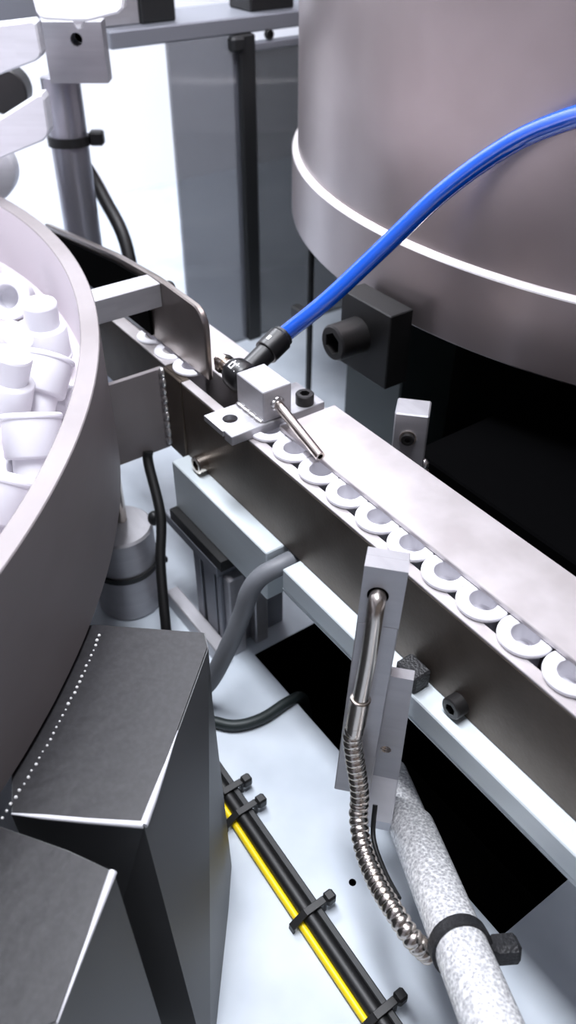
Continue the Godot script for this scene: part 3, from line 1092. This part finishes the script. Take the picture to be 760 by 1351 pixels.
func lower_left() -> void:
	var t := thing("cast_foot", "black cast foot under the bowl with dusty top, rear one", "base", Vector3(0, -140, 100), "black cast feet under the bowl")
	var m := nm()
	poly_block(m, [Vector3(-48, -31, 92.2), Vector3(-20.6, -31, 60), Vector3(-13.3, -31, 62.7), Vector3(36.3, -31, 115.3), Vector3(9.4, -31, 146.8), Vector3(-60, -31, 120)],
		[Vector3(-44, -140, 92.2), Vector3(12, -140, 74), Vector3(27, -140, 85), Vector3(74, -140, 122), Vector3(28, -140, 146), Vector3(-60, -140, 120)])
	part("casting", m, mats.castside, t)  # sides in a lighter grey than the dark dusty top layer
	m = nm()
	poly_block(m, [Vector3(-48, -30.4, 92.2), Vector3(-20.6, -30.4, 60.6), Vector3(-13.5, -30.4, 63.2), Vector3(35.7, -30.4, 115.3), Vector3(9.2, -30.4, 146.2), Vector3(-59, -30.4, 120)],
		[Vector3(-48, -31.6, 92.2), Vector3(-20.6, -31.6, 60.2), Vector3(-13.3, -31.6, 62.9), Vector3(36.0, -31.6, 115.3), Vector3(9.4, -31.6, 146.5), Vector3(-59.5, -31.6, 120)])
	part("top_layer", m, mats.cast, t, "dark dusty top face")
	m = nm()
	tube(m, [Vector3(9.3, -30.6, 146.6), Vector3(16, -30.6, 139), Vector3(25, -30.6, 128.6), Vector3(36.0, -30.6, 115.3)], [0.3, 0.8, 0.9, 1.1], 10)
	tube(m, [Vector3(36.0, -30.9, 115.3), Vector3(30, -30.9, 108.8), Vector3(22, -30.9, 100.3), Vector3(12, -30.9, 89.9)], [1.35, 1.2, 0.7, 0.1], 10)
	part("worn_edge", m, mats.castedge, t, "edge worn to bright metal")
	m = nm()
	var rng := RandomNumberGenerator.new()
	rng.seed = 5
	for i in 40:
		var a := deg_to_rad(-48.4 + i * 0.40)
		var c := BC + Vector3(cos(a), 0, sin(a)) * (BR + 4.0 + rng.randf_range(-0.2, 0.3))
		ball(m, c + Vector3(0, -30.3, 0), Vector3.ONE * rng.randf_range(0.35, 0.7), 8)
	for i in 14:
		ball(m, Vector3(rng.randf_range(-25, 20), -30.9, rng.randf_range(82, 112)), Vector3.ONE * rng.randf_range(0.12, 0.24), 6)
	part("grit_bead", m, mats.print_white, t, "pale grit along the bowl seam", "stuff")
	t = thing("cast_foot", "black cast foot at the photo's lower left corner, front one", "base", Vector3(40, -140, 150), "black cast feet under the bowl")
	m = nm()
	poly_block(m, [Vector3(11, -31, 151), Vector3(30, -31, 137.4), Vector3(43.9, -31, 129.1), Vector3(71.6, -31, 158.4), Vector3(60, -31, 210), Vector3(-30, -31, 210)],
		[Vector3(16, -140, 152), Vector3(50, -140, 143), Vector3(77, -140, 133), Vector3(108, -140, 166), Vector3(80, -140, 215), Vector3(-30, -140, 215)])
	part("casting", m, mats.castside, t)
	m = nm()
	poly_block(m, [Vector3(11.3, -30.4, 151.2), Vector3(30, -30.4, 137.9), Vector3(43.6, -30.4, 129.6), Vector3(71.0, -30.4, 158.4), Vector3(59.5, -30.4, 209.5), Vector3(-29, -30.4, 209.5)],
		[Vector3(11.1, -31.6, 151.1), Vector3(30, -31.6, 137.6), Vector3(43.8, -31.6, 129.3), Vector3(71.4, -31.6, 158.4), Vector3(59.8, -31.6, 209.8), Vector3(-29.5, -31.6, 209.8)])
	part("top_layer", m, mats.cast, t, "dark dusty top face")
	m = nm()
	tube(m, [Vector3(43.7, -31, 129.3), Vector3(57, -31, 143.2), Vector3(71.4, -31, 158.3)], [1.3, 0.7, 0.15], 10)
	part("worn_edge", m, mats.castedge, t, "edge worn to bright metal")
	# pillar under the bowl and its stud
	t = thing("support_pillar", "round grey pillar with a stud on top under the bowl edge", "pillar", Vector3(-157, -140, 36))
	m = nm()
	cyl(m, Vector3(-157, -140, 36), Vector3(-157, -84, 36), 18.0, 1.2, 40)
	part("pillar", m, mats.alu, t)
	m = nm()
	cyl(m, Vector3(-160, -84, 33), Vector3(-160, -50, 33), 3.2, 0.4, 20)
	part("stud", m, mats.chrome, t)
	m = nm()
	tube(m, spline([Vector3(-156, -44, 14), Vector3(-153.8, -50, 15.7), Vector3(-136.3, -70.7, 20.4), Vector3(-123, -90.4, 29.8), Vector3(-104.5, -115.7, 39.5), Vector3(-96, -137, 44)], 8), 2.7, 18)
	single("black_hose", m, mats.black, "black hose hanging beside the grey pillar below the weld", "hose", Vector3(-120, -137, 30))
	t = thing("zip_tie", "black zip tie strapping the black hose to the grey pillar", "zip tie", Vector3(-157, -110, 36), "zip ties")
	m = nm()
	band(m, Vector3(-157, -108, 36), Vector3(0.05, 1, 0.02).normalized(), 18.1, 3.6, 1.1)
	part("strap", m, mats.black, t)
	m = nm()
	box(m, Vector3(-143, -107.4, 19), Vector3(4, 4, 4), 0.8)
	part("head", m, mats.black, t)
	m = nm()
	ball(m, Vector3(-141.6, -75.4, 22), Vector3(3.4, 4.4, 3.4), 14)
	single("cable_gland", m, mats.darkframe, "small dark round knob behind the black hose", "knob", Vector3(-141.6, -79, 22))

# ---- cable run on the deck
func deck_cables() -> void:
	var t := thing("cable_rail", "dark grey cable rail lying on the white deck", "rail", Vector3(30, -140, 50))
	var m := nm()
	prism(m, PackedVector2Array([Vector2(-62, 52.0), Vector2(140, 57.0), Vector2(140, 60), Vector2(-62, 55)]), Vector3(0, -140, 0), Vector3(1, 0, 0), Vector3(0, 0, 1), Vector3(0, 1, 0), 6.0, 0.5)
	part("bar", m, mats.darkframe, t)
	m = nm()
	tube(m, spline([Vector3(-64, -136.6, 57.6), Vector3(0, -136.6, 58.9), Vector3(60, -136.6, 60.6), Vector3(140, -136.6, 62.8)], 6), 3.2, 16)
	single("black_cable", m, mats.black, "black cable tied along the cable rail on the deck", "cable", Vector3(30, -140, 60))
	m = nm()
	tube(m, spline([Vector3(-64, -138.0, 62.0), Vector3(-10, -138.0, 62.9), Vector3(20, -138.0, 63.9), Vector3(60, -138.0, 64.9), Vector3(140, -138.0, 66.9)], 6), 1.55, 14)
	single("yellow_wire", m, mats.yellow, "yellow wire running beside the black cable on the deck", "wire", Vector3(30, -140, 64))
	var ts := [[-16.0, "uppermost"], [-3.5, "second from the top"], [49.0, "third from the top"], [94.0, "lowest"]]
	for q in ts:
		var x: float = q[0]
		var z := 52.0 + (x + 62.0) * 0.0248
		var o := thing("zip_tie", "small black zip tie on the deck cable run, %s of the four" % q[1], "zip tie", Vector3(x, -140, z + 6), "zip ties on the cable run")
		m = nm()
		bx(m, Vector3(x - 1.6, -140, z - 2.6), Vector3(x + 1.6, -132.6, z - 1.6), 0.2)
		bx(m, Vector3(x - 1.6, -133.4, z - 2.4), Vector3(x + 1.6, -132.4, z + 7.5), 0.2)
		prism(m, PackedVector2Array([Vector2(z + 7.4, -133.4), Vector2(z + 13.2, -137.0), Vector2(z + 13.4, -139.9), Vector2(z + 14.4, -139.9), Vector2(z + 14.2, -136.4), Vector2(z + 7.6, -132.4)]), Vector3(x - 1.6, 0, 0), Vector3(0, 0, 1), Vector3(0, 1, 0), Vector3(1, 0, 0), 3.2, 0.1)
		part("strap", m, mats.black, o)
		m = nm()
		box(m, Vector3(x, -134.6, z - 5.0), Vector3(4.6, 5.0, 4.6), 0.8)
		part("head", m, mats.black, o)

# ---- clamp, post and arms at the upper left
func top_left() -> void:
	var rt := Vector3(0.575, 0, -0.818)
	var n := Vector3(0.818, 0, 0.575)
	var U := Vector3.UP
	var t := thing("guide_post", "round steel post with square clamp block behind the bowl", "post", Vector3(-344, -140, -40))
	var m := nm()
	var foot := Vector3(-358, -140, -46)
	var pc := Vector3(-368, 26, -52)
	var pd := (pc - foot).normalized()
	cyl(m, foot, foot + pd * 228, 12.0, 0.6, 40)
	part("shaft", m, mats.shaft, t)
	m = nm()
	var C := Vector3(168.6, 200.8, 155.8)
	var k := 0.94
	var o := C + (Vector3(-390.5, 99.1, -75.3) - C) * k
	k *= 0.95
	holed(m, 39.0 * k, 36.0 * k, Vector2(21.5, 10.0) * k, 4.0 * k, o + (rt * -18.6 + U * 15.0) * k - n * 6.0, rt, -U, n, 14.0)
	part("clamp_block", m, mats.alu, t)
	m = nm()
	lathe(m, [Vector2(0, -12), Vector2(3.95 * k, -12)], o + (rt * 2.9 + U * 5.0) * k + n * 8.0, n, 24)
	part("bore", m, mats.blackmatte, t)
	m = nm()
	var zc := foot + pd * 191.0
	var z := thing("zip_tie", "black zip tie round the steel post at upper left", "zip tie", zc, "zip ties")
	band(m, zc, pd, 12.2, 5.6, 1.4)
	part("strap", m, mats.black, z)
	m = nm()
	box(m, zc + rt * 18.0 + U * 1.5, Vector3(9, 8.5, 8), 1.2, Basis(rt, U, n))
	part("head", m, mats.black, z)
	m = nm()
	tube(m, spline([Vector3(-394, 34, -66), Vector3(-383, 24, -69), Vector3(-369, 10, -71), Vector3(-346, -12, -72), Vector3(-330, -50, -68), Vector3(-318, -136, -66)], 6), 4.6, 16)
	single("hanging_cable", m, mats.black, "black cable hanging behind the steel post at upper left", "cable", Vector3(-320, -140, -46))
	# white knob in front of the block
	t = thing("white_handle", "glaring white handle block with a small nub above the square clamp", "handle", Vector3(-381, 115, -74.9))
	m = nm()
	k = 0.91
	o = C + (Vector3(-381, 120.9, -74.9) - C) * k
	prism(m, PackedVector2Array([Vector2(-23.4, 30), Vector2(-23.4, 5.9), Vector2(-22.6, -1.0), Vector2(-20.8, -4.0), Vector2(-18.0, -5.2), Vector2(-1.0, -6.0), Vector2(8.3, -6.0), Vector2(27.0, -2.0), Vector2(30.4, 0.6), Vector2(31.7, 5.9), Vector2(31.7, 30)]), o - n * 4.0, rt * k, U * k, n, 12.0, 1.2)
	part("block", m, mats.plastic_white, t)
	m = nm()
	prism(m, PackedVector2Array([Vector2(-2.0, -5.0), Vector2(-0.5, -9.5), Vector2(1.0, -10.8), Vector2(3.0, -10.2), Vector2(6.0, -5.0)]), o - n * 1.0, rt * k, U * k, n, 7.0, 0.8)
	part("nub", m, mats.plastic_white, t)
	# two clamp jaws and the dark roller between
	t = thing("clamp_jaw", "upper silver clamp arm at the photo's upper left edge", "arm", Vector3(-388, 90, -40), "silver clamp arms")
	m = nm()
	k = 0.92
	o = C + (Vector3(-387.8, 103, -40) - C) * k
	prism(m, PackedVector2Array([Vector2(-60, 8), Vector2(-11.2, 12.0), Vector2(10.0, 14.2), Vector2(12.0, 12.6), Vector2(12.2, -3.0), Vector2(10.8, -5.6), Vector2(7.8, -7.4), Vector2(-17.3, -15.4), Vector2(-60, -28)]), o - n * 7.0, rt * k, U * k, n, 13.0, 1.0)
	part("arm", m, mats.alu_white, t)
	t = thing("clamp_jaw", "lower silver clamp arm at the left edge, just above the bowl", "arm", Vector3(-364, 50, -23), "silver clamp arms")
	m = nm()
	o = C + (Vector3(-363.7, 67.2, -23) - C) * k
	prism(m, PackedVector2Array([Vector2(-60, -16), Vector2(-13.4, 2.1), Vector2(13.6, 16.2), Vector2(16.0, 16.4), Vector2(17.2, 13.5), Vector2(16.6, -3.5), Vector2(15.4, -6.8), Vector2(12.1, -9.6), Vector2(-18.5, -20.8), Vector2(-60, -36)]), o - n * 7.0, rt * k, U * k, n, 13.0, 1.0)
	part("arm", m, mats.alu_white, t)
	m = nm()
	cyl(m, Vector3(-368, 43.8, 5) - n * 6, Vector3(-368, 43.8, 5) + n * 6, 20.0, 1.0, 40)
	single("hinge_disc", m, mats.alu_white, "round silver hinge plate between lower clamp arm and bowl", "hinge", Vector3(-368, 24, 5))
	m = nm()
	cyl(m, Vector3(-405, 76, -30) - n * 12, Vector3(-405, 76, -30) + n * 4, 14.0, 1.0, 32)
	single("clamp_roller", m, mats.blackox, "dark roller in the gap between two silver clamp arms", "roller", Vector3(-405, 62, -30))
	m = nm()
	o = Vector3(-413.9, 119.2, -48.7)
	bx(m, Vector3(-430, 112, -110), Vector3(-415, 140, 60), 1.0)
	single("cross_rail", m, mats.frame, "bluish grey rail at the photo's top left corner", "rail", Vector3(-422, 112, -25))
